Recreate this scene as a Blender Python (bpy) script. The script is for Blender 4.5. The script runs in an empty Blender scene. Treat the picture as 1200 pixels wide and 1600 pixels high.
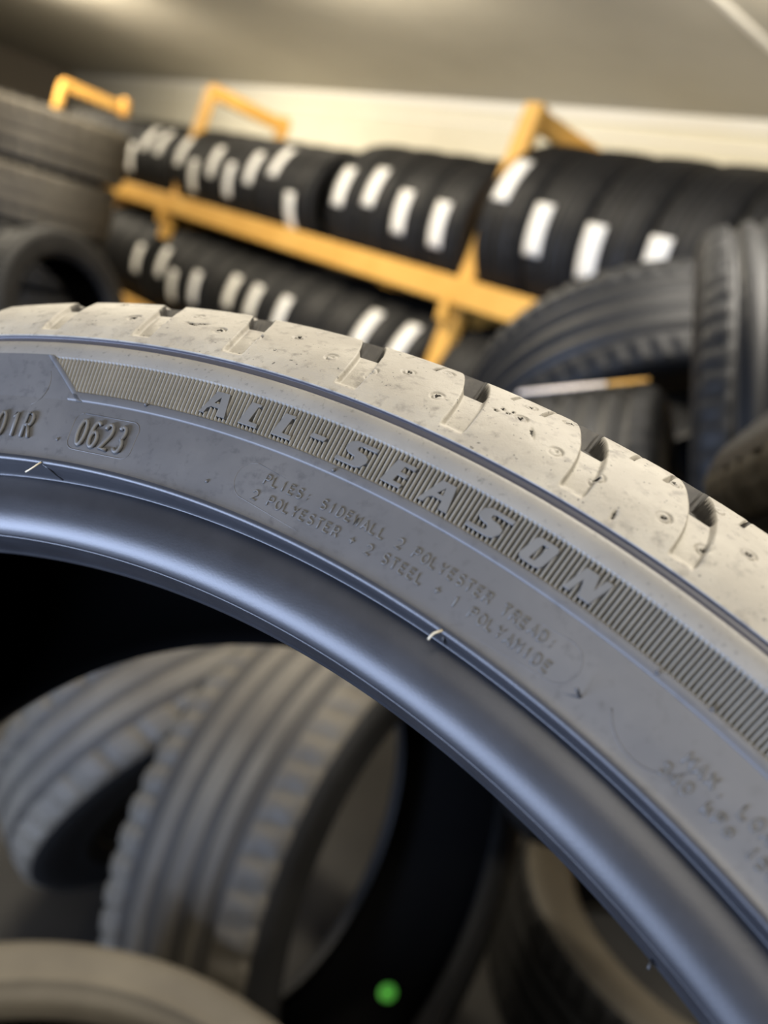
import bpy, bmesh, math, random
import numpy as np
from mathutils import Matrix, Vector, geometry

random.seed(7)
np.random.seed(7)
C = bpy.context.scene.collection
SC = bpy.context.scene

# ------------------------------------------------------------------ camera
# world: X along the tyre rack, Y towards the back wall, Z up (metres)
RIGHT = Vector((0.60740638, 0.7447998, 0.27628019))
UP = Vector((-0.38895321, -0.02441348, 0.92093397))
BACK = Vector((0.6926564, -0.66684124, 0.27486337))
CAM_H = 1.15


def cam_to_world(x, y, z):                     # x right, y up, z forward
    return Vector((0, 0, CAM_H)) + RIGHT * x + UP * y - BACK * z


cam = bpy.data.cameras.new('camera')
cam_ob = bpy.data.objects.new('camera', cam)
C.objects.link(cam_ob)
mw = Matrix.Identity(4)
for i in range(3):
    mw[i][0], mw[i][1], mw[i][2] = RIGHT[i], UP[i], BACK[i]
mw[2][3] = CAM_H
cam_ob.matrix_world = mw
cam.sensor_fit = 'VERTICAL'
cam.sensor_height = 36.0
cam.lens = 36.0 * 1300.0 / 1600.0
cam.clip_start = 0.01
cam.dof.use_dof = True
cam.dof.focus_distance = 0.181
cam.dof.aperture_fstop = 8.8
SC.camera = cam_ob

# ------------------------------------------------------------------ light and exposure
SC.view_settings.view_transform = 'Standard'
SC.view_settings.look = 'None'
SC.view_settings.gamma = 1.0
SC.view_settings.use_curve_mapping = False
SC.view_settings.exposure = 0.12

world = bpy.data.worlds.new('room_air')
SC.world = world
world.use_nodes = True
world.node_tree.nodes['Background'].inputs[0].default_value = (0.85, 0.9, 1.0, 1)
world.node_tree.nodes['Background'].inputs[1].default_value = 0.02


def area(name, loc, target, sx, sy, power, col):
    d = bpy.data.lights.new(name, 'AREA')
    d.shape = 'RECTANGLE'
    d.size, d.size_y = sx, sy
    d.energy = power
    d.color = col
    o = bpy.data.objects.new(name, d)
    C.objects.link(o)
    o.location = loc
    o.rotation_euler = (Vector(target) - Vector(loc)).to_track_quat('-Z', 'Y').to_euler()
    return o


WARM = (1.0, 0.89, 0.70)
WHITE = (1.0, 0.93, 0.82)
COOL = (0.55, 0.68, 1.0)
# ceiling strip lamps over the aisle, all outside the frame
area('ceiling_lamp_light', (-0.4, 1.0, 2.36), (-0.4, 1.0, 0), 1.2, 0.25, 54, WHITE)
area('ceiling_lamp_light', (0.9, -0.7, 2.36), (0.3, -0.2, 0), 1.2, 0.25, 42, WHITE)
area('ceiling_lamp_light', (-2.9, 0.8, 2.36), (-2.9, 1.3, 0), 1.2, 0.25, 85, WARM)
area('ceiling_lamp_light', (-6.4, 0.9, 2.36), (-6.4, 1.6, 0), 1.2, 0.25, 80, WARM)
# unseen lights added to brighten the back wall and the ceiling, outside the frame
area('wall_fill_light', (-1.3, 2.6, 2.20), (-1.5, 4.5, 1.85), 1.2, 0.2, 22, WARM)
area('wall_fill_light', (-3.9, 2.2, 2.20), (-4.2, 4.5, 1.85), 1.2, 0.2, 27, WARM)
area('wall_fill_light', (-7.2, 1.8, 2.20), (-7.6, 4.5, 1.85), 1.2, 0.2, 75, WARM)
# unseen cool light added low behind the camera for the bead highlight
area('low_cool_light', (-0.45, -1.75, 0.24), (-0.1, 0.2, 0.95), 1.4, 0.65, 135, COOL)

# ------------------------------------------------------------------ materials


def material(name, col, rough, spec=0.5, noise=None, bump=None, coat=0.0):
    """noise: list of (scale, detail, colour2, low, high); bump: list of (scale, strength, distance)"""
    m = bpy.data.materials.new(name)
    m.use_nodes = True
    nt = m.node_tree
    b = nt.nodes['Principled BSDF']
    b.inputs['Base Color'].default_value = (*col, 1)
    b.inputs['Roughness'].default_value = rough
    b.inputs['Specular IOR Level'].default_value = spec
    tc = nt.nodes.new('ShaderNodeTexCoord')
    last = None
    if noise:
        for sc, det, c2, lo, hi in noise:
            n = nt.nodes.new('ShaderNodeTexNoise')
            n.inputs['Scale'].default_value = sc
            n.inputs['Detail'].default_value = det
            n.inputs['Roughness'].default_value = 0.6
            nt.links.new(tc.outputs['Object'], n.inputs['Vector'])
            r = nt.nodes.new('ShaderNodeMapRange')
            r.inputs['From Min'].default_value = lo
            r.inputs['From Max'].default_value = hi
            nt.links.new(n.outputs['Fac'], r.inputs['Value'])
            mx = nt.nodes.new('ShaderNodeMix')
            mx.data_type = 'RGBA'
            nt.links.new(r.outputs['Result'], mx.inputs['Factor'])
            if last is None:
                mx.inputs['A'].default_value = (*col, 1)
            else:
                nt.links.new(last, mx.inputs['A'])
            mx.inputs['B'].default_value = (*c2, 1)
            last = mx.outputs['Result']
        nt.links.new(last, b.inputs['Base Color'])
    prev = None
    for sc, st, di in (bump or []):
        n = nt.nodes.new('ShaderNodeTexNoise')
        n.inputs['Scale'].default_value = sc
        n.inputs['Detail'].default_value = 4
        nt.links.new(tc.outputs['Object'], n.inputs['Vector'])
        bp = nt.nodes.new('ShaderNodeBump')
        bp.inputs['Strength'].default_value = st
        bp.inputs['Distance'].default_value = di
        nt.links.new(n.outputs['Fac'], bp.inputs['Height'])
        if prev is not None:
            nt.links.new(prev, bp.inputs['Normal'])
        prev = bp.outputs['Normal']
    if prev is not None:
        nt.links.new(prev, b.inputs['Normal'])
    return m


M = {}
M['tread_dusty'] = material('dusty_tread_rubber', (0.245, 0.223, 0.18), 0.62, 0.35,
                            noise=[(55, 6, (0.32, 0.295, 0.24), 0.42, 0.72), (320, 3, (0.17, 0.153, 0.124), 0.54, 0.72),
                                   (900, 2, (0.07, 0.063, 0.052), 0.68, 0.73)],
                            bump=[(2600, 0.35, 0.0002), (300, 0.25, 0.0006)])
M['side_dusty'] = material('sidewall_rubber', (0.062, 0.061, 0.061), 0.52, 0.45,
                           noise=[(30, 5, (0.092, 0.089, 0.085), 0.45, 0.75), (420, 3, (0.048, 0.047, 0.047), 0.55, 0.75)],
                           bump=[(2200, 0.12, 0.0001), (240, 0.12, 0.0004)])
M['band_dusty'] = material('ribbed_band_rubber', (0.15, 0.143, 0.125), 0.55, 0.4,
                           noise=[(60, 5, (0.21, 0.197, 0.168), 0.4, 0.75)], bump=[(2400, 0.2, 0.0001)])
M['shoulder_dusty'] = material('shoulder_rubber', (0.15, 0.142, 0.125), 0.55, 0.4,
                               noise=[(40, 5, (0.21, 0.197, 0.168), 0.4, 0.75), (900, 2, (0.10, 0.094, 0.083), 0.6, 0.75)],
                               bump=[(2400, 0.2, 0.00012), (200, 0.15, 0.0005)])
M['bead'] = material('clean_bead_rubber', (0.012, 0.0124, 0.0145), 0.45, 0.5,
                     noise=[(80, 4, (0.018, 0.0185, 0.021), 0.4, 0.7)], bump=[(1800, 0.22, 0.0001)])
M['liner'] = material('inner_liner_rubber', (0.0025, 0.0025, 0.0025), 0.8, 0.03)
M['groove'] = material('shaded_clean_rubber', (0.022, 0.019, 0.015), 0.7, 0.2, noise=[(400, 4, (0.042, 0.037, 0.029), 0.45, 0.7)])
M['letter'] = material('letter_rubber', (0.082, 0.079, 0.073), 0.55, 0.4, noise=[(70, 5, (0.105, 0.101, 0.092), 0.4, 0.75)], bump=[(2400, 0.2, 0.0001)])
M['line'] = material('clean_shoulder_line_rubber', (0.06, 0.06, 0.075), 0.45, 0.5)
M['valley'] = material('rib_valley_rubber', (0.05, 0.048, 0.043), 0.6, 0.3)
M['hair'] = material('rubber_flash_hair', (0.50, 0.43, 0.29), 0.5)
M['spike_shadow'] = material('spike_and_shadow', (0.03, 0.03, 0.03), 0.45)
M['rack_rubber'] = material('rack_tyre_rubber', (0.006, 0.0057, 0.0055), 0.6, 0.2,
                            noise=[(14, 4, (0.010, 0.0095, 0.009), 0.4, 0.7)])
M['used_rubber'] = material('used_tyre_rubber', (0.009, 0.0088, 0.0084), 0.58, 0.25,
                            noise=[(9, 5, (0.015, 0.0144, 0.0135), 0.4, 0.7)])
M['dusty_rubber'] = material('dusty_used_tyre_rubber', (0.066, 0.057, 0.043), 0.62, 0.25,
                             noise=[(8, 5, (0.096, 0.084, 0.063), 0.4, 0.7)])
M['groove_shaded'] = material('shaded_groove_rubber', (0.034, 0.030, 0.024), 0.65, 0.25)
M['dark_side'] = material('dark_sidewall_rubber', (0.010, 0.0097, 0.0093), 0.5, 0.3)
M['paper'] = material('label_paper', (0.72, 0.70, 0.65), 0.6, 0.4)
M['wood'] = material('yellow_pine', (0.55, 0.30, 0.065), 0.55, 0.3,
                     noise=[(6, 5, (0.62, 0.36, 0.09), 0.4, 0.7)])
M['green'] = material('green_dot', (0.20, 0.98, 0.12), 0.5)
M['strip'] = material('pale_paper', (0.70, 0.63, 0.58), 0.5)
M['wall'] = material('cream_wall_paint', (0.77, 0.74, 0.625), 0.7, 0.3, noise=[(1.2, 4, (0.71, 0.675, 0.56), 0.45, 0.75)])
M['ceiling'] = material('grey_ceiling_plaster', (0.43, 0.405, 0.345), 0.5, 0.4,
                        noise=[(1.1, 6, (0.36, 0.337, 0.285), 0.4, 0.7)], bump=[(3, 0.3, 0.03)])
M['trim'] = material('white_trim_paint', (0.82, 0.80, 0.74), 0.5)
M['end_wall'] = material('brown_end_wall', (0.20, 0.17, 0.13), 0.8)
M['floor'] = material('dark_stained_concrete', (0.02, 0.019, 0.017), 0.75, 0.3,
                      noise=[(3, 5, (0.032, 0.03, 0.027), 0.4, 0.7)])

# ------------------------------------------------------------------ helpers


def mesh_obj(name, verts, faces, mat, parent=None, smooth=True, matrix=None):
    me = bpy.data.meshes.new(name)
    me.from_pydata([tuple(v) for v in verts], [], [tuple(f) for f in faces])
    me.update()
    if smooth:
        me.polygons.foreach_set('use_smooth', [True] * len(me.polygons))
    me.materials.append(mat)
    o = bpy.data.objects.new(name, me)
    C.objects.link(o)
    if parent is not None:
        o.parent = parent
    if matrix is not None:
        o.matrix_local = matrix
    return o


def grid_faces(nr, nc, close):
    i = np.arange(nr - 1)[:, None]
    j = np.arange(nc if close else nc - 1)[None, :]
    k = (j + 1) % nc
    return np.stack([i * nc + j, i * nc + k, (i + 1) * nc + k, (i + 1) * nc + j], -1).reshape(-1, 4).tolist()


def thing(name, label, cat, matrix=None, group=None):
    o = bpy.data.objects.new(name, None)
    o.empty_display_size = 0.05
    C.objects.link(o)
    if matrix is not None:
        o.matrix_world = matrix
    o['label'] = label
    o['category'] = cat
    if group:
        o['group'] = group
    return o


def tag(o, label, cat, group=None):
    o['label'] = label
    o['category'] = cat
    if group:
        o['group'] = group
    return o


def box_data(x0, x1, y0, y1, z0, z1):
    v = [(x, y, z) for x in (x0, x1) for y in (y0, y1) for z in (z0, z1)]
    f = [(0, 1, 3, 2), (4, 6, 7, 5), (0, 4, 5, 1), (2, 3, 7, 6), (0, 2, 6, 4), (1, 5, 7, 3)]
    return v, f


def structure(name, box, mat):
    v, f = box_data(*box)
    o = mesh_obj(name, v, f, mat, smooth=False)
    o['kind'] = 'structure'
    return o


def beam(name, p, q, w, d, mat, parent, side=(1, 0, 0)):
    """a bevelled timber of section w x d from p to q"""
    p, q = Vector(p), Vector(q)
    ax = (q - p).normalized()
    s = Vector(side)
    s = (s - ax * s.dot(ax)).normalized()
    t = ax.cross(s)
    b = min(w, d) * 0.12
    sec = []
    for sx, sy in ((1, 1), (-1, 1), (-1, -1), (1, -1)):
        e = [(sx * w / 2, sy * (d / 2 - b)), (sx * (w / 2 - b), sy * d / 2)]
        sec += e if sx * sy > 0 else e[::-1]
    v = [p + s * a + t * c for a, c in sec] + [q + s * a + t * c for a, c in sec]
    n = len(sec)
    f = [(i, (i + 1) % n, n + (i + 1) % n, n + i) for i in range(n)] + [tuple(range(n))[::-1], tuple(range(n, 2 * n))]
    return mesh_obj(name, v, f, mat, parent, smooth=False)


def axis_matrix(P, n, spin=0.0):
    n = Vector(n).normalized()
    q = n.to_track_quat('Z', 'Y')
    return Matrix.Translation(Vector(P)) @ q.to_matrix().to_4x4() @ Matrix.Rotation(spin, 4, 'Z')


# ------------------------------------------------------------------ room
structure('floor', (-14.0, 4.0, -4.0, 4.6, -0.1, 0.0), M['floor'])
structure('wall_back', (-14.0, 4.0, 4.5, 4.6, 0.0, 2.43), M['wall'])
structure('ceiling', (-14.0, 4.0, -4.0, 4.6, 2.43, 2.53), M['ceiling'])
structure('wall_left', (-14.0, -13.4, -4.0, 4.5, 0.0, 2.43), M['end_wall'])
structure('trim_1', (-13.4, 4.0, 4.47, 4.5, 2.36, 2.43), M['trim'])
structure('trim_2', (-13.4, 4.0, 4.475, 4.5, 2.26, 2.285), M['trim'])
structure('trim_3', (-2.185, -2.155, -4.0, 4.47, 2.415, 2.43), M['trim'])

# ================================================================== the tyre in front
# tyre frame: local Z along the axle towards the camera, local X to the right, local Y up the wheel plane
TC = cam_to_world(-0.10316583, -0.26817107, 0.23780306)
TA = Vector((0.34834508, -0.83534703, 0.42526585))
TU = Vector((0.78971551, 0.50594269, 0.34694583))
TV = Vector((-0.50498032, 0.21498217, 0.83592915))
TM = Matrix.Identity(4)
for i in range(3):
    TM[i][0], TM[i][1], TM[i][2], TM[i][3] = TU[i], TV[i], TA[i], TC[i]
# the base: the lowest point of the tyre
low = min((TM @ Vector((0.2945 * math.cos(a), 0.2945 * math.sin(a), 0.11)) for a in np.linspace(0, 2 * math.pi, 721)), key=lambda p: p.z)
base_local = TM.inverted() @ low
ROOT_M = TM @ Matrix.Translation(base_local)
tyre = thing('tyre', 'large dusty low-profile tyre close to the camera, ALL-SEASON in raised letters on its sidewall', 'tyre', ROOT_M)
OFF = np.array(base_local)

D2R = math.pi / 180


def tp(phi_deg, r, h):
    """tyre point(s), local to the root"""
    phi = np.asarray(phi_deg) * D2R
    r = np.asarray(r, float)
    h = np.asarray(h, float)
    return np.stack(np.broadcast_arrays(r * np.cos(phi) - OFF[0], r * np.sin(phi) - OFF[1], h - OFF[2]), -1)


PHI_FINE = np.concatenate([np.arange(36, 100, 0.2), np.arange(100, 396, 1.0)])


def fillet(pts, sub=6):
    """Catmull-Rom through profile points"""
    P = np.array(pts, float)
    P = np.vstack([2 * P[0] - P[1], P, 2 * P[-1] - P[-2]])
    out = []
    for k in range(1, len(P) - 2):
        p0, p1, p2, p3 = P[k - 1:k + 3]
        for t in np.linspace(0, 1, sub, endpoint=False):
            out.append(0.5 * ((2 * p1) + (-p0 + p2) * t + (2 * p0 - 5 * p1 + 4 * p2 - p3) * t * t + (-p0 + 3 * p1 - 3 * p2 + p3) * t ** 3))
    out.append(P[-2])
    return np.array(out)


def revolve(name, prof, mat, phis=None, parent=tyre, flip=False):
    phis = PHI_FINE if phis is None else phis
    prof = np.array(prof)
    V = tp(phis[None, :], prof[:, 0][:, None], prof[:, 1][:, None]).reshape(-1, 3)
    F = grid_faces(len(prof), len(phis), True)
    if flip:
        F = [f[::-1] for f in F]
    return mesh_obj(name, V.tolist(), F, mat, parent)


# --- profiles (r, h), front half
BEAD = [(0.24155, 0.0944), (0.2417, 0.0950), (0.2422, 0.0958), (0.2426, 0.0970), (0.2430, 0.0988), (0.2435, 0.1006), (0.2440, 0.1020), (0.2443, 0.1029), (0.24455, 0.10305),
        (0.2449, 0.1036), (0.2459, 0.1045), (0.2474, 0.1053), (0.2492, 0.1059), (0.2512, 0.1062), (0.2538, 0.1063), (0.2565, 0.1060), (0.2585, 0.1056)]
RIDGE = [(0.2585, 0.1056), (0.2590, 0.10555), (0.2594, 0.1063), (0.2598, 0.1090), (0.2602, 0.1118), (0.2606, 0.1133), (0.2612, 0.1138), (0.2620, 0.11385)]
LOWER = [(0.2620, 0.11385), (0.2626, 0.1136), (0.2640, 0.1134), (0.2690, 0.1133), (0.2740, 0.1130), (0.2768, 0.1128)]
UPPER = [(0.2874, 0.1130), (0.2885, 0.1129), (0.2900, 0.1125), (0.2913, 0.1118), (0.2919, 0.1112)]
GROOVE = [(0.2919, 0.1112), (0.2921, 0.1106), (0.2925, 0.1101), (0.2931, 0.1099), (0.2935, 0.1099), (0.2938, 0.1104)]

revolve('bead', np.vstack([fillet(BEAD, 5), fillet(RIDGE, 4)[1:]]), M['bead'])
revolve('sidewall', fillet(LOWER, 4), M['side_dusty'])
revolve('shoulder_band', np.vstack([fillet(UPPER, 4)]), M['shoulder_dusty'])
revolve('shoulder_groove', fillet(GROOVE, 4), M['line'])

# --- ribbed band: a shallow channel full of radial ribs, with a smooth raised border below it
B0, B1r = 0.2768, 0.2874
FLOOR_H, TOP_H = 0.11185, 0.1130
band_end = 81.0                                   # left end of the panel, slanted


def band_left(r):
    return 81.05 + (r - 0.2792) / (0.2868 - 0.2792) * 1.75


# border strip below and the plain collar that carries it round the tyre
border = [(0.2768, 0.1128), (0.2770, 0.1131), (0.2773, 0.1132), (0.2785, 0.1132), (0.27905, 0.1131)]
ph = np.arange(36.0, 81.6, 0.2)
prof = np.array(border)
ph2 = ph[None, :] + np.zeros((len(prof), 1))
V = tp(ph2, prof[:, 0][:, None], prof[:, 1][:, None]).reshape(-1, 3)
mesh_obj('band_border', V.tolist(), grid_faces(len(prof), len(ph), False), M['side_dusty'], tyre)
# slanted left border
rr = np.linspace(0.2768, 0.2876, 12)
off = [(-0.02, 0.1131), (0.06, 0.1132), (0.34, 0.1132), (0.40, 0.1127)]
V = np.concatenate([tp(band_left(rr) + a, rr, h) for a, h in off])
mesh_obj('band_border', V.tolist(), [f[::-1] for f in grid_faces(4, 12, False)], M['side_dusty'], tyre)
# plain sidewall from the panel's slanted end onwards round the tyre
rr = np.linspace(0.2766, 0.2878, 9)
tt = np.concatenate([np.linspace(0, 0.06, 90), np.linspace(0.063, 1, 300)])
Vs = []
for r in rr:
    a0 = band_left(r) + 0.3
    Vs.append(tp(a0 + tt * (396.0 - a0), r, 0.1128 + 0.0002 * (r - 0.2768) / 0.0106))
mesh_obj('sidewall', np.concatenate(Vs).tolist(), grid_faces(9, len(tt), False), M['side_dusty'], tyre)
# the ribs
pitch = 0.2095
nrib = int((band_left(0.283) - 36.0) / pitch) + 10
ksub = 8
phis = 36.0 + np.arange(nrib * ksub + 1) / ksub * pitch
rs = np.concatenate([[0.27895, 0.2791, 0.2794], np.linspace(0.280, 0.2862, 8), [0.2866, 0.28685, 0.2870, 0.28745]])
fr = ((np.arange(nrib * ksub + 1) / ksub) % 1.0)
ridge = np.clip(1.45 - np.abs(fr - 0.5) * 4.2, 0, 1)
ridge = ridge * ridge * (3 - 2 * ridge)
Vs = []
for r in rs:
    lo = min(1.0, max(0.0, (r - 0.27895) / 0.0004)) * min(1.0, max(0.0, (0.2871 - r) / 0.0003))
    end = 1.0
    h = FLOOR_H + (TOP_H - FLOOR_H) * np.maximum(ridge * (0.75 + 0.25 * lo), 1 - lo)
    if r > 0.2872:
        h = np.full_like(h, 0.1130)
    if r < 0.2790:
        h = np.full_like(h, 0.1132)
    Vs.append(tp(np.minimum(phis, band_left(r) + 0.05), r, h))
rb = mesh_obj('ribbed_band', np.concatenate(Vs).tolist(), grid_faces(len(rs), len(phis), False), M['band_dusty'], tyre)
rb.data.materials.append(M['valley'])            # the valleys take a darker rubber
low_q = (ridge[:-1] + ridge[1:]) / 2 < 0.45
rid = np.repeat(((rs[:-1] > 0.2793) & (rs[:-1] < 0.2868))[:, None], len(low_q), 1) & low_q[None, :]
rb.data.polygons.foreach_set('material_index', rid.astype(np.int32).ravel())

# --- raised italic letters on the band (millimetres, x along the rim, y outwards)
GL = {
    'A': ([(0, 0), (2.77, 5.4), (6.0, 5.4), (6.85, 0), (4.8, 0), (4.75, 1.75), (2.6, 1.8), (1.75, 1.2), (1.3, 0)], [(3.1, 2.7), (4.25, 4.3), (4.45, 2.7)]),
    'L': ([(0, 0), (1.4, 5.3), (4.1, 5.3), (3.95, 4.65), (3.4, 4.55), (2.5, 1.0), (4.85, 1.0), (4.95, 0)], None),
    '-': ([(0, 2.35), (0.35, 3.35), (4.0, 3.35), (3.6, 2.35)], None),
    'S': ([(0, 0.3), (0.3, 0), (5.0, 0), (6.2, 0.45), (7.1, 1.7), (7.1, 2.6), (6.3, 3.15), (4.3, 3.4), (3.95, 3.8), (4.15, 4.25), (4.6, 4.4), (8.1, 4.4), (8.4, 5.3), (3.0, 5.3), (1.9, 4.8), (1.4, 3.8), (1.5, 2.9), (2.2, 2.3), (3.9, 2.0), (4.15, 1.5), (3.7, 1.0), (0.2, 1.0)], None),
    'E': ([(0, 0), (1.5, 5.3), (6.1, 5.3), (5.85, 4.4), (3.6, 4.4), (3.3, 3.2), (5.3, 3.2), (5.05, 2.3), (3.05, 2.3), (2.7, 1.0), (4.9, 1.0), (4.65, 0)], None),
    'O': ([(0.15, 0.9), (0.45, 0.25), (1.1, 0), (4.2, 0), (4.9, 0.3), (5.3, 0.9), (6.25, 4.4), (6.1, 5.05), (5.5, 5.3), (2.3, 5.3), (1.6, 5.05), (1.2, 4.5)], [(2.25, 1.0), (3.15, 4.3), (4.25, 4.3), (3.35, 1.0)]),
    'N': ([(0, 0), (1.6, 5.3), (4.4, 5.3), (5.0, 2.7), (5.8, 5.3), (7.3, 5.3), (5.7, 0), (3.3, 0), (2.4, 3.0), (1.45, 0)], None),
}
MM_DEG = 1.0 / (0.2828 * D2R * 1000)              # degrees per millimetre on the band


def glyph(ch, phi0, r0, htop, hbot):
    outer, hole = GL[ch]
    loops = [outer] + ([hole] if hole else [])
    # orientation: outer anticlockwise
    def area2(l):
        return sum(l[i][0] * l[(i + 1) % len(l)][1] - l[(i + 1) % len(l)][0] * l[i][1] for i in range(len(l)))
    loops = [l if (area2(l) > 0) == (k == 0) else l[::-1] for k, l in enumerate(loops)]
    tris = geometry.tessellate_polygon([[Vector((x, y, 0)) for x, y in l] for l in loops])
    flat = [p for l in loops for p in l]
    top = [tp(phi0 - x * MM_DEG, r0 + y / 1000, htop) for x, y in flat]
    bot = [tp(phi0 - x * MM_DEG, r0 + y / 1000, hbot) for x, y in flat]
    n = len(flat)
    faces = []
    for t in tris:
        a, b, c = (flat[i] for i in t)
        cr = (b[0] - a[0]) * (c[1] - a[1]) - (b[1] - a[1]) * (c[0] - a[0])
        faces.append(tuple(t) if cr > 0 else tuple(t)[::-1])
    k = 0
    for l in loops:
        m = len(l)
        for i in range(m):
            a, b = k + i, k + (i + 1) % m
            faces.append((b, a, n + a, n + b))
        k += m
    return mesh_obj('raised_letter', top + bot, faces, M['letter'], tyre, smooth=False)


for ch, p0 in (('A', 74.08), ('L', 71.98), ('L', 70.22), ('-', 68.45), ('S', 66.96), ('E', 64.68), ('A', 62.86), ('S', 60.64), ('O', 58.26), ('N', 56.2)):
    o = glyph(ch, p0, 0.28015, 0.1134, 0.1115)
    bv = o.modifiers.new('edge', 'BEVEL')
    bv.width = 0.00016
    bv.segments = 2
    bv.limit_method = 'ANGLE'
    bv.angle_limit = 0.9

# --- small engraved-style lettering: rounded strokes, unit box 0..4 wide, 0..6 tall


def arc(cx, cy, rx, ry, a0, a1, n=8):
    return [(cx + rx * math.cos(math.radians(a0 + (a1 - a0) * i / n)), cy + ry * math.sin(math.radians(a0 + (a1 - a0) * i / n))) for i in range(n + 1)]


ST = {
    'P': [[(0, 0), (0, 6), (2.4, 6)] + arc(2.4, 4.5, 1.5, 1.5, 90, -90) + [(0, 3)]],
    'L': [[(0, 6), (0, 0), (3.4, 0)]],
    'I': [[(2, 0), (2, 6)]],
    'E': [[(3.6, 6), (0, 6), (0, 0), (3.6, 0)], [(0, 3.1), (2.9, 3.1)]],
    'S': [arc(2, 4.5, 1.8, 1.5, 30, 270) + arc(2, 1.5, 1.9, 1.5, 90, -150)],
    ':': [[(2, 1.2), (2, 1.5)], [(2, 3.9), (2, 4.2)]],
    'D': [[(0, 0), (0, 6), (1.6, 6)] + arc(1.6, 3, 2.3, 3, 90, -90, 10) + [(0, 0)]],
    'W': [[(-0.2, 6), (0.9, 0), (2, 4.8), (3.1, 0), (4.2, 6)]],
    'A': [[(-0.1, 0), (2, 6), (4.1, 0)], [(0.7, 2), (3.3, 2)]],
    'O': [arc(2, 3, 2.1, 3, 90, 450, 16)],
    'Y': [[(0, 6), (2, 3), (4, 6)], [(2, 3), (2, 0)]],
    'T': [[(-0.1, 6), (4.1, 6)], [(2, 6), (2, 0)]],
    'R': [[(0, 0), (0, 6), (2.4, 6)] + arc(2.4, 4.55, 1.45, 1.45, 90, -90) + [(0, 3.1)], [(2.0, 3.1), (3.9, 0)]],
    'N': [[(0, 0), (0, 6), (3.8, 0), (3.8, 6)]],
    'M': [[(0, 0), (0, 6), (2, 2.4), (4, 6), (4, 0)]],
    'X': [[(0, 0), (4, 6)], [(0, 6), (4, 0)]],
    '+': [[(2, 1.2), (2, 4.8)], [(0.2, 3), (3.8, 3)]],
    '.': [[(2, 0.1), (2, 0.4)]],
    '1': [[(1.0, 4.6), (2.2, 6), (2.2, 0)]],
    '2': [arc(2, 4.2, 1.9, 1.8, 165, -30) + [(0, 0), (4, 0)]],
    '3': [arc(1.9, 4.5, 1.7, 1.5, 150, -80) + arc(1.9, 1.55, 1.95, 1.55, 80, -150)],
    '4': [[(3, 0), (3, 6), (0, 1.8), (4, 1.8)]],
    '5': [[(3.6, 6), (0.5, 6), (0.3, 3.4)] + arc(1.9, 2, 2, 2, 130, -140)],
    '6': [arc(2.1, 1.8, 1.9, 1.8, 90, 450, 14), [(0.2, 1.9)] + arc(2.3, 3.2, 2.1, 2.8, 180, 50, 6)],
    '0': [arc(2, 3, 2.0, 3, 90, 450, 16)],
    'k': [[(0.4, 6), (0.4, 0)], [(3.4, 4), (0.4, 1.6)], [(1.5, 2.5), (3.6, 0)]],
    'a': [arc(1.9, 1.9, 1.7, 1.9, 90, 450, 12), [(3.6, 3.8), (3.6, 0)]],
    '(': [arc(4.2, 3, 2.4, 3.8, 130, 230, 6)],
    ')': [arc(-0.2, 3, 2.4, 3.8, 50, -50, 6)],
}


def tube_pts(P, rad, seg=6):
    """half-buried tube along points given as (phi, r, h) in tyre coordinates"""
    pts = [np.array(tp(*p)) for p in P]
    verts, faces = [], []
    n = len(pts)
    for i in range(n):
        d = pts[min(i + 1, n - 1)] - pts[max(i - 1, 0)]
        d /= np.linalg.norm(d) + 1e-12
        z = np.array([0, 0, 1.0])
        s = np.cross(d, z)
        s /= np.linalg.norm(s) + 1e-12
        for k in range(seg):
            a = 2 * math.pi * k / seg
            verts.append(pts[i] + rad * (math.cos(a) * s + math.sin(a) * z))
    for i in range(n - 1):
        for k in range(seg):
            faces.append((i * seg + k, i * seg + (k + 1) % seg, (i + 1) * seg + (k + 1) % seg, (i + 1) * seg + k))
    faces.append(tuple(range(seg))[::-1])
    faces.append(tuple((n - 1) * seg + k for k in range(seg)))
    return verts, faces


def side_h(r):
    L = fillet(LOWER, 4)
    return float(np.interp(r, L[:, 0], L[:, 1]))


def stroke_text(name, text, phi0, phi1, r0, height, rad, wid=None, slant=0.0, lift=0.0, mat=None):
    """text whose first letter starts at phi0 and whose last letter ends at phi1, capitals reach r0 + height"""
    n = len(text)
    wfac = 0.62 if wid is None else wid
    adv = (phi0 - phi1) / (n - 1 + wfac)
    verts, faces = [], []
    for i, ch in enumerate(text):
        if ch == ' ':
            continue
        for st in ST[ch]:
            P = []
            for x, y in st:
                rr_ = r0 + y / 6 * height
                ph_ = phi0 - i * adv - x / 4 * adv * wfac - slant * y / 6 * height / (r0 * D2R)
                P.append((ph_, rr_, side_h(min(rr_, 0.2768)) + lift + rad * 0.9))
            v, f = tube_pts(P, rad)
            k = len(verts)
            verts += v
            faces += [tuple(a + k for a in q) for q in f]
    return mesh_obj(name, verts, faces, mat or M['letter'], tyre)


stroke_text('lettering', 'PLIES: SIDEWALL 2 POLYESTER TREAD:', 69.45, 55.11, 0.26975, 0.0020, 0.00017)
stroke_text('lettering', '2 POLYESTER + 2 STEEL + 1 POLYAMIDE', 69.69, 54.77, 0.26585, 0.0020, 0.00017)
stroke_text('lettering', 'MAX. LOAD', 49.32, 45.35, 0.26945, 0.0021, 0.00022)
stroke_text('lettering', '340 kPa (50', 49.72, 44.9, 0.26585, 0.0019, 0.00022)
stroke_text('code_lettering', '01R', 85.05, 82.88, 0.2664, 0.0060, 0.00045, wid=0.55)
ds = stroke_text('date_stamp', '0623', 80.0, 77.28, 0.2665, 0.0060, 0.0005, wid=0.58)


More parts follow.
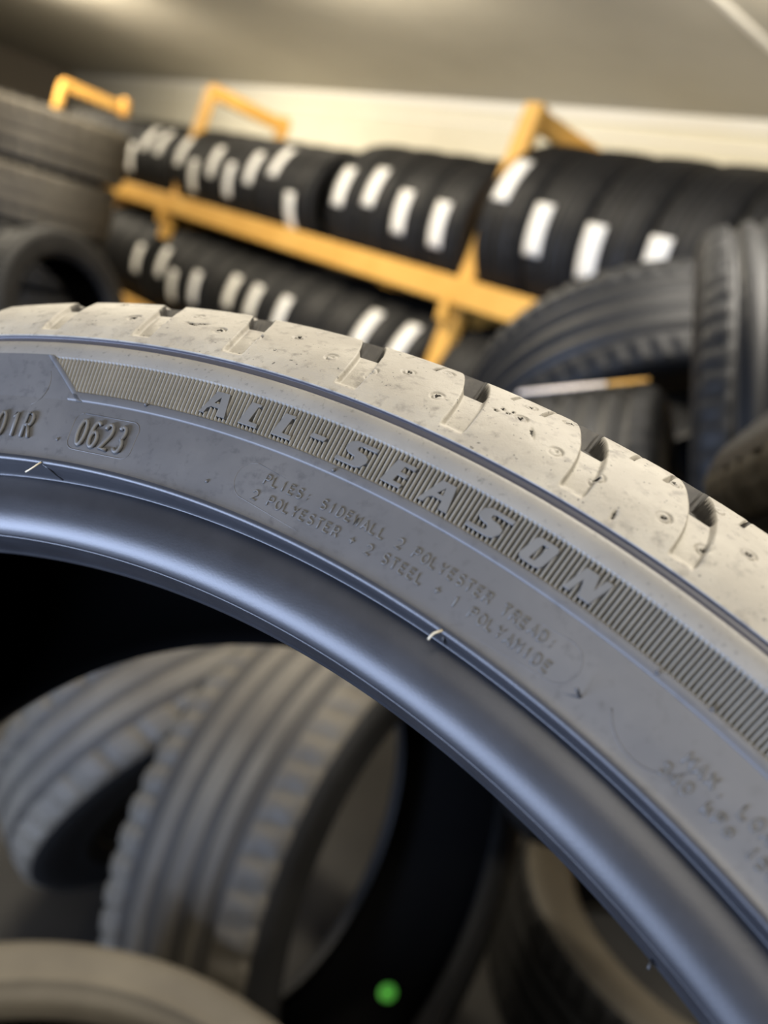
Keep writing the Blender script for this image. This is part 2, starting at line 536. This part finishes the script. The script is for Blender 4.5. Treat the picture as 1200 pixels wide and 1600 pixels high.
def ring_line(name, P, rad, mat=None, parent=tyre):
    v, f = tube_pts(P, rad)
    return mesh_obj(name, v, f, mat or M['side_dusty'], parent)


def rounded_rect(pa, pb, ra, rb, rc, n=6):
    """outline between angles pa > pb and radii ra < rb, corner radius rc (metres)"""
    k = 1 / (0.269 * D2R)
    out = []
    for cx, cy, a0 in ((pa - rc * k, rb - rc, 90), (pa - rc * k, ra + rc, 180), (pb + rc * k, ra + rc, 270), (pb + rc * k, rb - rc, 0)):
        for i in range(n + 1):
            a = math.radians(a0 + 90 * i / n)
            out.append((cx - rc * k * math.cos(a), cy + rc * math.sin(a)))
    out.append(out[0])
    return [(p, r, side_h(min(r, 0.2768)) - 0.00004) for p, r in out]


ring_line('stamp_border', rounded_rect(80.55, 76.75, 0.2653, 0.2742, 0.0022), 0.00016, parent=tyre)
# faint mould outlines

def oval(pa, pb, ra, rb):
    rc = (rb - ra) / 2 * 0.98
    return rounded_rect(pa, pb, ra, rb, rc, 10)


ring_line('mould_line', oval(70.9, 53.85, 0.2652, 0.2733), 0.00011)
ring_line('mould_line', [(85.2 - 1.2 + 1.25 * math.cos(math.radians(a)) - 0.0, 0.2805 + 0.0062 * math.sin(math.radians(a)), 0.11285) for a in range(150, 251, 8)], 0.00012)
ring_line('mould_line', [(50.6 + 1.9 * math.cos(math.radians(a)), 0.2735 + 0.0092 * math.sin(math.radians(a)), side_h(min(0.2767, 0.2735 + 0.0092 * math.sin(math.radians(a)))) - 0.00002) for a in range(195, 331, 6)], 0.00013)

# vent nubs, rubber hairs, and dark strands in place of shadow lines


def nub(phi, r, h, rad=0.0004, tall=0.0006):
    bm = bmesh.new()
    bmesh.ops.create_icosphere(bm, subdivisions=2, radius=rad)
    c = tp(phi, r, h)
    V = [(v.co.x + c[0], v.co.y + c[1], v.co.z * tall / rad * 0.8 + c[2]) for v in bm.verts]
    F = [tuple(v.index for v in f.verts) for f in bm.faces]
    bm.free()
    return mesh_obj('vent_nub', V, F, M['side_dusty'], tyre)


for p_, r_, h_ in ((81.11, 0.2670, 0.1134), (72.15, 0.2660, 0.1134), (76.84, 0.2787, 0.1136), (66.68, 0.2779, 0.1135),
                   (51.79, 0.2781, 0.1135), (49.75, 0.2793, 0.1134)):
    nub(p_, r_, h_)


def hair(P, rad, mat):
    v, f = tube_pts(P, rad)
    return mesh_obj('hair_and_shadow', v, f, mat, tyre)


hair([(81.56, 0.2610, 0.1138), (81.66, 0.2602, 0.1142), (81.80, 0.2595, 0.1143), (82.1, 0.2586, 0.1141), (82.32, 0.2582, 0.1138)], 0.00022, M['hair'])
hair([(81.5, 0.2606, 0.1132), (81.35, 0.2600, 0.1112), (81.3, 0.2594, 0.1090), (81.25, 0.2591, 0.1070)], 0.00025, M['spike_shadow'])  # dark strand standing in for a shadow line on the ridge
hair([(58.96, 0.2613, 0.1138), (59.05, 0.2607, 0.1142), (59.16, 0.2600, 0.1143), (59.22, 0.2592, 0.1141), (59.25, 0.2584, 0.1138)], 0.00024, M['hair'])
hair([(58.85, 0.2605, 0.1128), (58.95, 0.2597, 0.1100), (59.0, 0.2592, 0.1070)], 0.00045, M['spike_shadow'])  # dark strand standing in for the shadow beside the pale hair
hair([(53.24, 0.2664, 0.1132), (53.36, 0.2668, 0.1150), (53.5, 0.2673, 0.1166)], 0.00034, M['spike_shadow'])
hair([(45.04, 0.2421, 0.0958), (44.97, 0.2412, 0.0963), (44.9, 0.2406, 0.0960)], 0.0003, M['spike_shadow'])

# --- tread
TH = np.array([0.1108, 0.108, 0.104, 0.098, 0.090, 0.080, 0.065, 0.045, 0.02, 0.0])
TR = np.array([0.2940, 0.2989, 0.3039, 0.3091, 0.3143, 0.3168, 0.3187, 0.3206, 0.3217, 0.3219])
front = fillet(list(zip(TR, TH)), 24)
ss = np.concatenate([[0], np.cumsum(np.hypot(*np.diff(front, axis=0).T))])
s_new = np.concatenate([np.arange(0, 0.030, 0.0003), np.arange(0.030, ss[-1], 0.0025)])
rows = np.stack([np.interp(s_new, ss, front[:, 0]), np.interp(s_new, ss, front[:, 1])], 1)
rows = np.vstack([rows, [[0.3219, 0.0]]])
lip = np.array([(0.2938, 0.1104), (0.29385, 0.1108)])
rear = rows[::-1][1:].copy()
rear[:, 1] *= -1
sel = [i for i in range(len(rear)) if rear[i, 1] > -0.085 or i % 4 == 0 or i == len(rear) - 1]
prof = np.vstack([rows, rear[sel]])
phis = np.concatenate([np.arange(45.5, 90.5, 0.04), np.arange(90.5, 405.5, 0.45)])
PHg, Hg = np.meshgrid(phis, prof[:, 1])
Rg = np.repeat(prof[:, 0][:, None], len(phis), 1)
PHm = (PHg + 44.5) % 360 - 44.5                    # back into -44..316


def sm(x):
    x = np.clip(x, 0, 1)
    return x * x * (3 - 2 * x)


depth = np.zeros_like(Rg)
ah = np.abs(Hg)
side_sign = np.where(Hg >= 0, 1.0, -1.0)
x_in = np.clip((0.1096 - ah) / 0.0195, 0, 2.2)
shift = 1.65 * x_in ** 1.5
vis = [84.85, 79.65, 74.70, 68.93, 63.90, 58.60, 54.07]
cent = vis + [49.2 - 5.14 * k for k in range(18)] + [90.0 + 5.14 * k for k in range(44)]
ang = np.where(PHg > 360, PHg - 360, PHg)
for c in cent:
    c = c % 360
    u = (ang - (c + shift * 1.0) + 180) % 360 - 180        # left edge at u = 0, right edge at u = -1.05
    near = (u > -1.6) & (u < 0.4)
    wdt = 0.98 + 0.10 * x_in
    wall = sm((0.05 - u) / 0.10) * sm((u + wdt + 0.08) / 0.20)
    shallow = 0.0015 * sm((0.1098 - ah) / 0.0012)
    deep = 0.0045 * sm((0.0992 - ah) / 0.0007)
    dd = wall * np.maximum(shallow, deep) * sm((ah - 0.0852) / 0.0006)
    depth = np.maximum(depth, np.where(near, dd, 0))
    for o2 in (-1.05, -2.55):
        hs = 0.0948 if o2 > -2 else 0.0960
        us = (ang - (c + o2) + 180) % 360 - 180
        wall = sm((0.10 - np.abs(us)) / 0.06)
        depth = np.maximum(depth, 0.0022 * wall * sm((hs - ah) / 0.0005) * sm((ah - 0.0868) / 0.0005))
# circumferential grooves over the crown
for gc in (0.046, 0.016):
    depth = np.maximum(depth, 0.0065 * sm((0.0055 - np.abs(ah - gc)) / 0.0012))
pits = np.zeros_like(depth)                         # torn spots show clean rubber
# worn-down vent marks: a ring with a torn pit
for h_, p_ in ((.1048, 73.98), (.1007, 72.4), (.1049, 70.08), (.1050, 68.1), (.1011, 66.92), (.1051, 64.94), (.1009, 61.74), (.0941, 62.06),
               (.1051, 59.64), (.1055, 57.77), (.1055, 55.03), (.1054, 53.35), (.1015, 52.14), (.0941, 55.78), (.0939, 53.95), (.1049, 78.91),
               (.1052, 75.84), (.1001, 77.91), (.1049, 80.6), (.0946, 65.85), (.0928, 60.39), (.1003, 50.6), (.1050, 49.6), (.0960, 83.0)):
    near = (np.abs(ang - p_) < 0.6) & (np.abs(Hg - h_) < 0.004) & (Hg > 0)
    dx = (ang - p_) * D2R * 0.305
    prof_s = np.interp(Hg, rows[::-1, 1], np.concatenate([s_new, [ss[-1]]])[::-1])
    s0 = np.interp(h_, rows[::-1, 1], np.concatenate([s_new, [ss[-1]]])[::-1])
    dy = prof_s - s0
    rr_ = np.hypot(dx, dy)
    a_ = random.uniform(0, 6.28)
    ring = np.exp(-((rr_ - 0.0014) / 0.00024) ** 2) * (0.6 + 0.4 * np.cos(np.arctan2(dy, dx) - a_))
    b_ = random.uniform(0, 6.28)
    q1 = dx * math.cos(b_) + dy * math.sin(b_)
    q2 = -dx * math.sin(b_) + dy * math.cos(b_) + 0.0002
    c_ = random.uniform(0.7, 1.3)
    pit = np.exp(-(q1 / 0.0007) ** 2 - (q2 / 0.00026) ** 2) + np.exp(-((q1 - 0.0003) / 0.0002) ** 2 - ((q2 - 0.0004 * c_) / 0.0005) ** 2)
    pit = np.where(near, 0.0010 * np.clip(pit, 0, 1) * random.choice((0.3, 0.75, 1.0, 1.1)), 0)
    pits = np.maximum(pits, pit)
    depth += np.where(near, 0.0006 * ring, 0) + pit
# torn gouges
for h_, p_, L, ang_ in ((.1046, 77.45, .0030, 0.25), (.1040, 77.0, .0025, -0.3), (.1005, 62.6, .0012, 0.8), (.1012, 62.3, .001, -0.5), (.1020, 62.75, .0011, 0.2),
                        (.1000, 62.2, .0008, 1.2), (.1093, 56.35, .0016, 1.3), (.1035, 60.9, .003, 1.0)):
    dx = (ang - p_) * D2R * 0.305
    dy = (h_ - Hg) * 1.5
    q1 = dx * math.cos(ang_) + dy * math.sin(ang_)
    q2 = -dx * math.sin(ang_) + dy * math.cos(ang_)
    gouge = np.where((np.abs(ang - p_) < 2) & (Hg > 0.09), 0.0009 * np.exp(-(q1 / L * 1.6) ** 2 - (q2 / 0.00035) ** 2) * (0.7 + 0.3 * np.sin(q1 * 9000)), 0)
    depth += gouge
    pits = np.maximum(pits, gouge)
# outward normals of the profile
dp = np.gradient(prof, axis=0)
nrm = np.stack([-dp[:, 1], dp[:, 0]], 1)
nrm /= np.linalg.norm(nrm, axis=1)[:, None] + 1e-12
if nrm[len(nrm) // 2, 0] < 0:
    nrm = -nrm
Rd = Rg - depth * nrm[:, 0][:, None]
Hd = Hg - depth * nrm[:, 1][:, None]
V = tp(PHg, Rd, Hd).reshape(-1, 3)
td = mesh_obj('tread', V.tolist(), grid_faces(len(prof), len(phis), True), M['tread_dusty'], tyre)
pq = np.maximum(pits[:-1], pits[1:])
td.data.materials.append(M['groove'])            # clean rubber deep in the grooves, darkened further in place of shade
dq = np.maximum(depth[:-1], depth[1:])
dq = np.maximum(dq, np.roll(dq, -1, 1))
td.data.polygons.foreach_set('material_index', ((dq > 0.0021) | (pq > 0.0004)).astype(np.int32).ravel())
revolve('shoulder_lip', [(0.2938, 0.1104), (0.2939, 0.1107), (0.2940, 0.1108)], M['tread_dusty'])

# back sidewall, back bead and the inner liner
back = np.vstack([fillet(BEAD, 2), fillet(RIDGE, 2)[1:], fillet(LOWER, 2)[1:], [(0.2800, 0.1130), (0.2874, 0.1130)], fillet(UPPER, 2)[1:], fillet(GROOVE, 2)[1:], [(0.2940, 0.1108)]])
back[:, 1] *= -1
revolve('sidewall', back, M['bead'], flip=True)
liner = [(0.2416, 0.0946), (0.2430, 0.0932), (0.2480, 0.0942), (0.2560, 0.0985), (0.2680, 0.1020), (0.2820, 0.1010), (0.2940, 0.0940), (0.3020, 0.0800), (0.3060, 0.0550), (0.3085, 0.02), (0.309, 0)]
liner = fillet(liner, 3)
lr = liner[::-1][1:].copy()
lr[:, 1] *= -1
revolve('inner_liner', np.vstack([liner, lr]), M['liner'], flip=True)

# ================================================================== the other tyres


def simple_tyre(R, W, rim, style, nphi=144, side=None, seed=0):
    """mesh data of the four parts of a whole tyre, axle along Z, centred"""
    s = W / 2
    sec = R - rim
    crown = [(R - 0.016, s * 0.93), (R - 0.009, s * 0.86), (R - 0.004, s * 0.72), (R - 0.0015, s * 0.45), (R, 0)]
    c = fillet(crown, 8)
    c2 = c[::-1][1:].copy()
    c2[:, 1] *= -1
    prof = np.vstack([c, c2])
    n = nphi
    ph = np.linspace(0, 2 * math.pi, n, endpoint=False)
    PH, HH = np.meshgrid(ph, prof[:, 1])
    RR = np.repeat(prof[:, 0][:, None], n, 1)
    dep = np.zeros_like(RR)
    w4 = s * 0.075
    grooves = {'rib': (-0.5, -0.18, 0.18, 0.5), 'block': (-0.42, 0.0, 0.42), 'fine': (-0.55, -0.28, 0.0, 0.28, 0.55)}[style]
    for g in grooves:
        dep = np.maximum(dep, 0.007 * sm((w4 - np.abs(HH - g * s)) / (w4 * 0.5)))
    circ = dep.copy()
    nb = {'rib': 64, 'block': 36, 'fine': 72}[style]
    fr_ = (PH / (2 * math.pi) * nb + HH / s * 0.6) % 1.0
    edge = np.abs(HH) > s * {'rib': 0.58, 'block': 0.48, 'fine': 0.62}[style]
    dep = np.maximum(dep, np.where(edge, {'rib': 0.005, 'block': 0.006, 'fine': 0.003}[style] * (fr_ < 0.3), 0))
    RR = RR - dep

    def pol(r, p, h):
        return np.stack(np.broadcast_arrays(r * np.cos(p), r * np.sin(p), h), -1).reshape(-1, 3)
    parts = {'tread': (pol(RR, PH, HH), grid_faces(len(prof), n, True))}
    dm = np.maximum(circ[:-1], circ[1:])
    parts['mask'] = (np.maximum(dm, np.roll(dm, -1, 1)) > 0.0045).astype(np.int32).ravel()
    sw = fillet([(R - 0.016, s * 0.93), (R - 0.016 - 0.12 * sec, s * 0.985), (R - 0.45 * sec, s * 1.0), (rim + 0.28 * sec, s * 0.985), (rim + 0.20 * sec, s * 0.99), (rim + 0.15 * sec, s * 0.95),
                 (rim + 0.05 * sec, s * 0.90), (rim, s * 0.82), (rim - 0.001, s * 0.77)], 3)
    f = pol(sw[:, 0][:, None], ph[None, :], sw[:, 1][:, None])
    g = grid_faces(len(sw), n, True)
    parts['sidewall'] = (f, [q[::-1] for q in g])
    f2 = f.copy()
    f2[:, 2] *= -1
    parts['sidewall2'] = (f2, g)
    li = fillet([(rim - 0.001, s * 0.77), (rim + 0.02, s * 0.84), (rim + 0.5 * sec, s * 0.9), (R - 0.03, s * 0.75), (R - 0.016, s * 0.3), (R - 0.015, 0)], 3)
    l2 = li[::-1][1:].copy()
    l2[:, 1] *= -1
    li = np.vstack([li, l2])
    parts['inner_liner'] = (pol(li[:, 0][:, None], ph[None, :], li[:, 1][:, None]), grid_faces(len(li), n, True))
    return parts


_cache = {}


def tyre_meshes(R, W, rim, style, tmat, smat, nphi):
    key = (R, W, rim, style, tmat, smat, nphi)
    if key not in _cache:
        out = []
        data = simple_tyre(R, W, rim, style, nphi)
        mask = data.pop('mask')
        for nm, (v, f) in data.items():
            me = bpy.data.meshes.new(nm)
            me.from_pydata(v.tolist(), [], f)
            me.update()
            me.polygons.foreach_set('use_smooth', [True] * len(me.polygons))
            me.materials.append(M[tmat] if nm == 'tread' else M['liner'] if nm == 'inner_liner' else M[smat])
            if nm == 'tread':                         # clean groove floors with shade put into their colour for rib contrast
                me.materials.append(M['groove_shaded'] if tmat == 'dusty_rubber' else M['dark_side'])
                me.polygons.foreach_set('material_index', mask)
            out.append(('sidewall' if nm == 'sidewall2' else nm, me))
        _cache[key] = out
    return _cache[key]


def place_tyre(P, n, R, W, rim, label, style='rib', tmat='used_rubber', smat='dark_side', group=None, spin=0.0, nphi=320):
    """an Empty at the tyre's lowest point carries tread, two sidewalls and the liner"""
    mt = axis_matrix(P, n, spin)
    nn = Vector(n).normalized()
    down = Vector((0, 0, -1)) - nn * (-nn.z)
    down = down.normalized() if down.length > 0.05 else Vector((0, 0, 0))
    base = Vector(P) + down * R * (1 if down.length else 0) - nn * (W / 2) * (1 if nn.z > 0 else -1) * (1 if abs(nn.z) > 0.5 else 0)
    root = thing('tyre', label, 'tyre', Matrix.Translation(base), group)
    loc = Matrix.Translation(-base) @ mt
    for nm, me in tyre_meshes(R, W, rim, style, tmat, smat, nphi):
        o = bpy.data.objects.new(nm, me)
        C.objects.link(o)
        o.parent = root
        o.matrix_local = loc
    return root, loc


def paper_label(root, loc, R, phi, dphi, h, w, mat='paper', name='paper_label'):
    """a paper sticker wrapped on the tread"""
    a = np.linspace(phi - dphi / 2, phi + dphi / 2, 10)
    b = np.array([h - w / 2, h, h + w / 2])
    top = np.array([[(R + 0.003) * math.cos(t), (R + 0.003) * math.sin(t), z] for z in b for t in a])
    bot = np.array([[(R + 0.0015) * math.cos(t), (R + 0.0015) * math.sin(t), z] for z in b for t in a])
    g = grid_faces(3, 10, False)
    k = len(top)
    faces = [q for q in g] + [tuple(i + k for i in q[::-1]) for q in g]
    rim_ = list(range(10)) + [19, 29] + list(range(28, 19, -1)) + [10]
    for i in range(len(rim_)):
        x, y = rim_[i], rim_[(i + 1) % len(rim_)]
        faces.append((y, x, x + k, y + k))
    o = mesh_obj(name, np.vstack([top, bot]).tolist(), faces, M[mat], root)
    o.matrix_local = loc
    return o


# --- the timber rack
rack = thing('tyre_rack', 'long yellow timber rack of two rails carrying rows of tyres along the wall', 'rack', Matrix.Translation((-2.3, 2.25, 0)))


def rk(nm, p, q, w, d, side=(1, 0, 0)):
    o = (-2.3, 2.25, 0)
    return beam(nm, [a - b for a, b in zip(p, o)], [a - b for a, b in zip(q, o)], w, d, M['wood'], rack, side)


POSTS = (-2.3, -4.80, -7.25, 0.2)
for x in POSTS:
    rk('post', (x, 2.155 if x > -4 else 2.258, 0 if x > -4 else 0.93), (x, 2.365, 1.825 if x > -4 else 1.80 if x > -6 else 1.76), 0.085, 0.045)
    rk('rear_post', (x, 2.86, 0), (x, 2.86, 1.80), 0.085, 0.045)
    rk('tie_beam', (x, 2.36, 1.785 if x > -6 else 1.745), (x, 2.90, 1.745 if x > -6 else 1.72), 0.05, 0.075)
    rk('cross_beam', (x, 2.2, 0.40), (x, 2.9, 0.40), 0.045, 0.09)
    rk('cross_beam', (x, 2.2, 1.06), (x, 2.9, 1.06), 0.045, 0.09)
for z in (1.13, 0.48):
    rk('rail', (-7.6, 2.235 if z > 1 else 2.215, z), (0.6, 2.235 if z > 1 else 2.215, z), 0.05, 0.10, (0, 1, 0))
    rk('rear_rail', (-7.6, 2.79, z - 0.05), (0.6, 2.79, z - 0.05), 0.05, 0.20, (0, 1, 0))

# --- rack rows
AX = (1, 0, 0)


def rack_row(positions, zrail, R, W, rim, yc, labels, group, where):
    zc = zrail + 0.05 + math.sqrt(R * R - (yc - 2.263) ** 2) + 0.001
    for i, x in enumerate(positions):
        root, loc = place_tyre((x, yc, zc), AX, R, W, rim, where(i), 'fine' if i % 2 else 'rib', 'rack_rubber', 'dark_side', group, nphi=96)
        for lx, el in labels:
            if abs(lx - x) < W * 0.5:
                # elevation el (degrees) measured up from the side facing the aisle
                n = Vector((0, -math.cos(math.radians(el)), math.sin(math.radians(el))))
                lm = axis_matrix((0, 0, 0), AX).inverted() @ n
                paper_label(root, loc, R, math.atan2(lm.y, lm.x), 0.17 / R, max(-W * 0.25, min(W * 0.25, lx - x)), 0.075)


# a pale paper strip with a yellow end over the crown of the upright grey tyre is added with the pile below
ORD = ['first', 'second', 'third', 'fourth', 'fifth', 'sixth', 'seventh', 'eighth', 'ninth', 'tenth', 'eleventh', 'twelfth', 'thirteenth', 'fourteenth', 'fifteenth', 'sixteenth', 'seventeenth', 'eighteenth']
rack_row([-2.135 + 0.238 * k for k in range(6)], 1.13, 0.325, 0.23, 0.215, 2.5,
         [(-2.16, 25), (-1.95, -2), (-1.73, -8), (-1.48, -8)], 'tyres on the upper rail of the rack',
         lambda i: ('black tyre on the upper rail, %s to the right of the near yellow post' % ORD[i]))
rack_row([-2.452 - 0.219 * k for k in range(4)], 1.13, 0.295, 0.21, 0.2, 2.5,
         [(-3.12, 10), (-2.91, 15), (-2.69, 0), (-2.46, -3)], 'tyres on the upper rail of the rack',
         lambda i: ('white-labelled black tyre on the upper rail, %s left of the near yellow post' % ORD[i]))
rack_row([-3.455 - 0.2 * k for k in range(6)] + [-4.655], 1.13, 0.255, 0.19, 0.175, 2.46,
         [(-4.70, 18), (-4.51, -9), (-4.33, 13), (-4.13, -4), (-3.94, 15), (-3.74, 29), (-3.5, -21)], 'tyres on the upper rail of the rack',
         lambda i: ('small labelled tyre on the upper rail, %s right of the second yellow post' % ORD[6 - i]))
rack_row([-4.95 - 0.2 * k for k in range(3)], 1.13, 0.255, 0.19, 0.175, 2.46,
         [(-5.02, 25), (-5.20, 27), (-5.36, -4)], 'tyres on the upper rail of the rack',
         lambda i: ('small labelled tyre on the upper rail, %s left of the second yellow post' % ORD[i]))
rack_row([-5.62 - 0.2 * k for k in range(7)], 1.13, 0.255, 0.19, 0.175, 2.46, [], 'tyres on the upper rail of the rack',
         lambda i: ('dark unlabelled tyre at the far end of the upper rail, %s past the labelled ones' % ORD[i]))
rack_row([-2.452 - 0.215 * k for k in range(11)], 0.48, 0.305, 0.205, 0.2, 2.47,
         [(-2.46, 27), (-2.70, 27), (-3.29, 10), (-3.55, 10), (-3.77, 11), (-4.14, 0), (-4.40, -8), (-4.58, 11)], 'tyres on the lower rail of the rack',
         lambda i: ('black tyre on the lower rail under the yellow beam, %s left of the near post' % ORD[i]))
rack_row([-4.95 - 0.215 * k for k in range(4)], 0.48, 0.305, 0.205, 0.2, 2.47, [(-4.88, 4)], 'tyres on the lower rail of the rack',
         lambda i: ('black tyre on the lower rail under the yellow beam, %s left of the second post' % ORD[i]))
rack_row([-2.145 + 0.215 * k for k in range(6)], 0.48, 0.305, 0.205, 0.2, 2.47, [], 'tyres on the lower rail of the rack',
         lambda i: ('dark tyre on the lower rail behind the tipped tyre, %s right of the near post' % ORD[i]))

# --- pile to the right
place_tyre((-0.834, 1.381, 1.013), (0.667, -0.309, -0.678), 0.325, 0.215, 0.215,
           'worn dark tyre tipped towards the aisle with its grooved tread below the rail end', 'rib', 'used_rubber')
place_tyre(cam_to_world(0.456, 0.047, 0.98), (0.83, 0.47, 0.34), 0.285, 0.178, 0.19,
           'big upright dark grey tyre at the right edge, tread facing the camera', 'fine', 'used_rubber')
r2, r2loc = place_tyre(cam_to_world(0.296, -0.138, 1.13), (0.85, 0.47, 0.42), 0.305, 0.20, 0.2,
                       'grey tyre under the tipped one, upright ribs, pale and yellow sticker on its crown', 'fine', 'used_rubber')
place_tyre(cam_to_world(0.415, 0.100, 0.42), tuple(RIGHT * -0.583 + UP * 0.80 - BACK * 0.15), 0.25, 0.17, 0.165,
           'tilted grey tyre at the right edge with slanting tread ribs', 'fine', 'dusty_rubber')

lu = (r2loc.to_3x3().inverted() @ (UP * 0.96 + BACK * 0.35)).normalized()
paper_label(r2, r2loc, 0.31, math.atan2(lu.y, lu.x), 0.06, -0.025, 0.11, 'strip')
paper_label(r2, r2loc, 0.31, math.atan2(lu.y, lu.x), 0.06, 0.056, 0.050, 'wood', 'yellow_label')

# --- stack and tyre on the left
for k in range(6):
    place_tyre((-3.74 + 0.015 * (k % 2), 1.14 + 0.012 * (k % 3), 0.114 + 0.225 * k), (0.01 * (k % 2), 0, 1), 0.335, 0.221, 0.21,
               'pale dusty tyre lying flat, %s of the stack at the left edge' % ('topmost' if k == 5 else 'lowest' if k == 0 else ORD[k] + ' from the floor'),
               'block', 'dusty_rubber' if k > 3 else 'used_rubber', 'used_rubber', 'tyres in the stack at the left edge')
place_tyre((-2.80, 0.98, 0.68), (0.80, 0.35, 0.30), 0.285, 0.2, 0.19,
           'grey tyre with a dark round opening leaning in front of the left stack', 'rib', 'used_rubber', 'used_rubber')

# --- tyres seen through the opening
place_tyre((-1.012, 0.716, 0.325), (0.902, 0.107, -0.418), 0.322, 0.185, 0.2,
           'dusty tyre with block tread leaning at the left, seen through the ALL-SEASON tyre', 'block', 'dusty_rubber', 'dark_side')
b2, b2loc = place_tyre((-0.6435, 0.751, 0.380), (0.942, 0.247, 0.227), 0.350, 0.235, 0.264,
                       'dusty upright tyre with ribbed tread in the middle of the opening, green dot inside', 'rib', 'dusty_rubber', 'used_rubber')
place_tyre((-0.37, 1.44, 0.125), (0, 0, 1), 0.37, 0.235, 0.262,
           'brownish tyre lying flat at the lower right of the opening', 'rib', 'used_rubber', 'dusty_rubber')
# the round green sticker on its inner liner
v, f = [(0, 0, 0.0012)], []
for k in range(24):
    a = 2 * math.pi * k / 24
    v.append((0.0145 * math.cos(a), 0.0145 * math.sin(a), 0.0010))
v += [(x, y, -0.002) for x, y, z in v[1:]]
f = [(0, 1 + k, 1 + (k + 1) % 24) for k in range(24)] + [(1 + k, 25 + k, 25 + (k + 1) % 24, 1 + (k + 1) % 24) for k in range(24)]
gd = mesh_obj('green_sticker', v, f, M['green'], b2, smooth=False)
gd['label'] = 'bright green round sticker on the inside'
gd.matrix_local = b2loc @ (Matrix.Rotation(-1.1366, 4, 'Z') @ Matrix.Translation((0.350 - 0.0178, 0, -0.0018)) @ Matrix.Rotation(-math.pi / 2, 4, 'Y'))
# the two flat tyres that carry the front tyre
place_tyre((-0.297, 0.161, 0.366), (0, 0, 1), 0.325, 0.240, 0.245,
           'brown-grey tyre lying flat at the bottom left, carrying the ALL-SEASON tyre', 'rib', 'dusty_rubber', 'dusty_rubber')
place_tyre((-0.285, 0.150, 0.1215), (0, 0, 1), 0.325, 0.240, 0.245,
           'tyre lying flat on the floor, lowest beneath the ALL-SEASON tyre', 'rib', 'dusty_rubber', 'dusty_rubber')
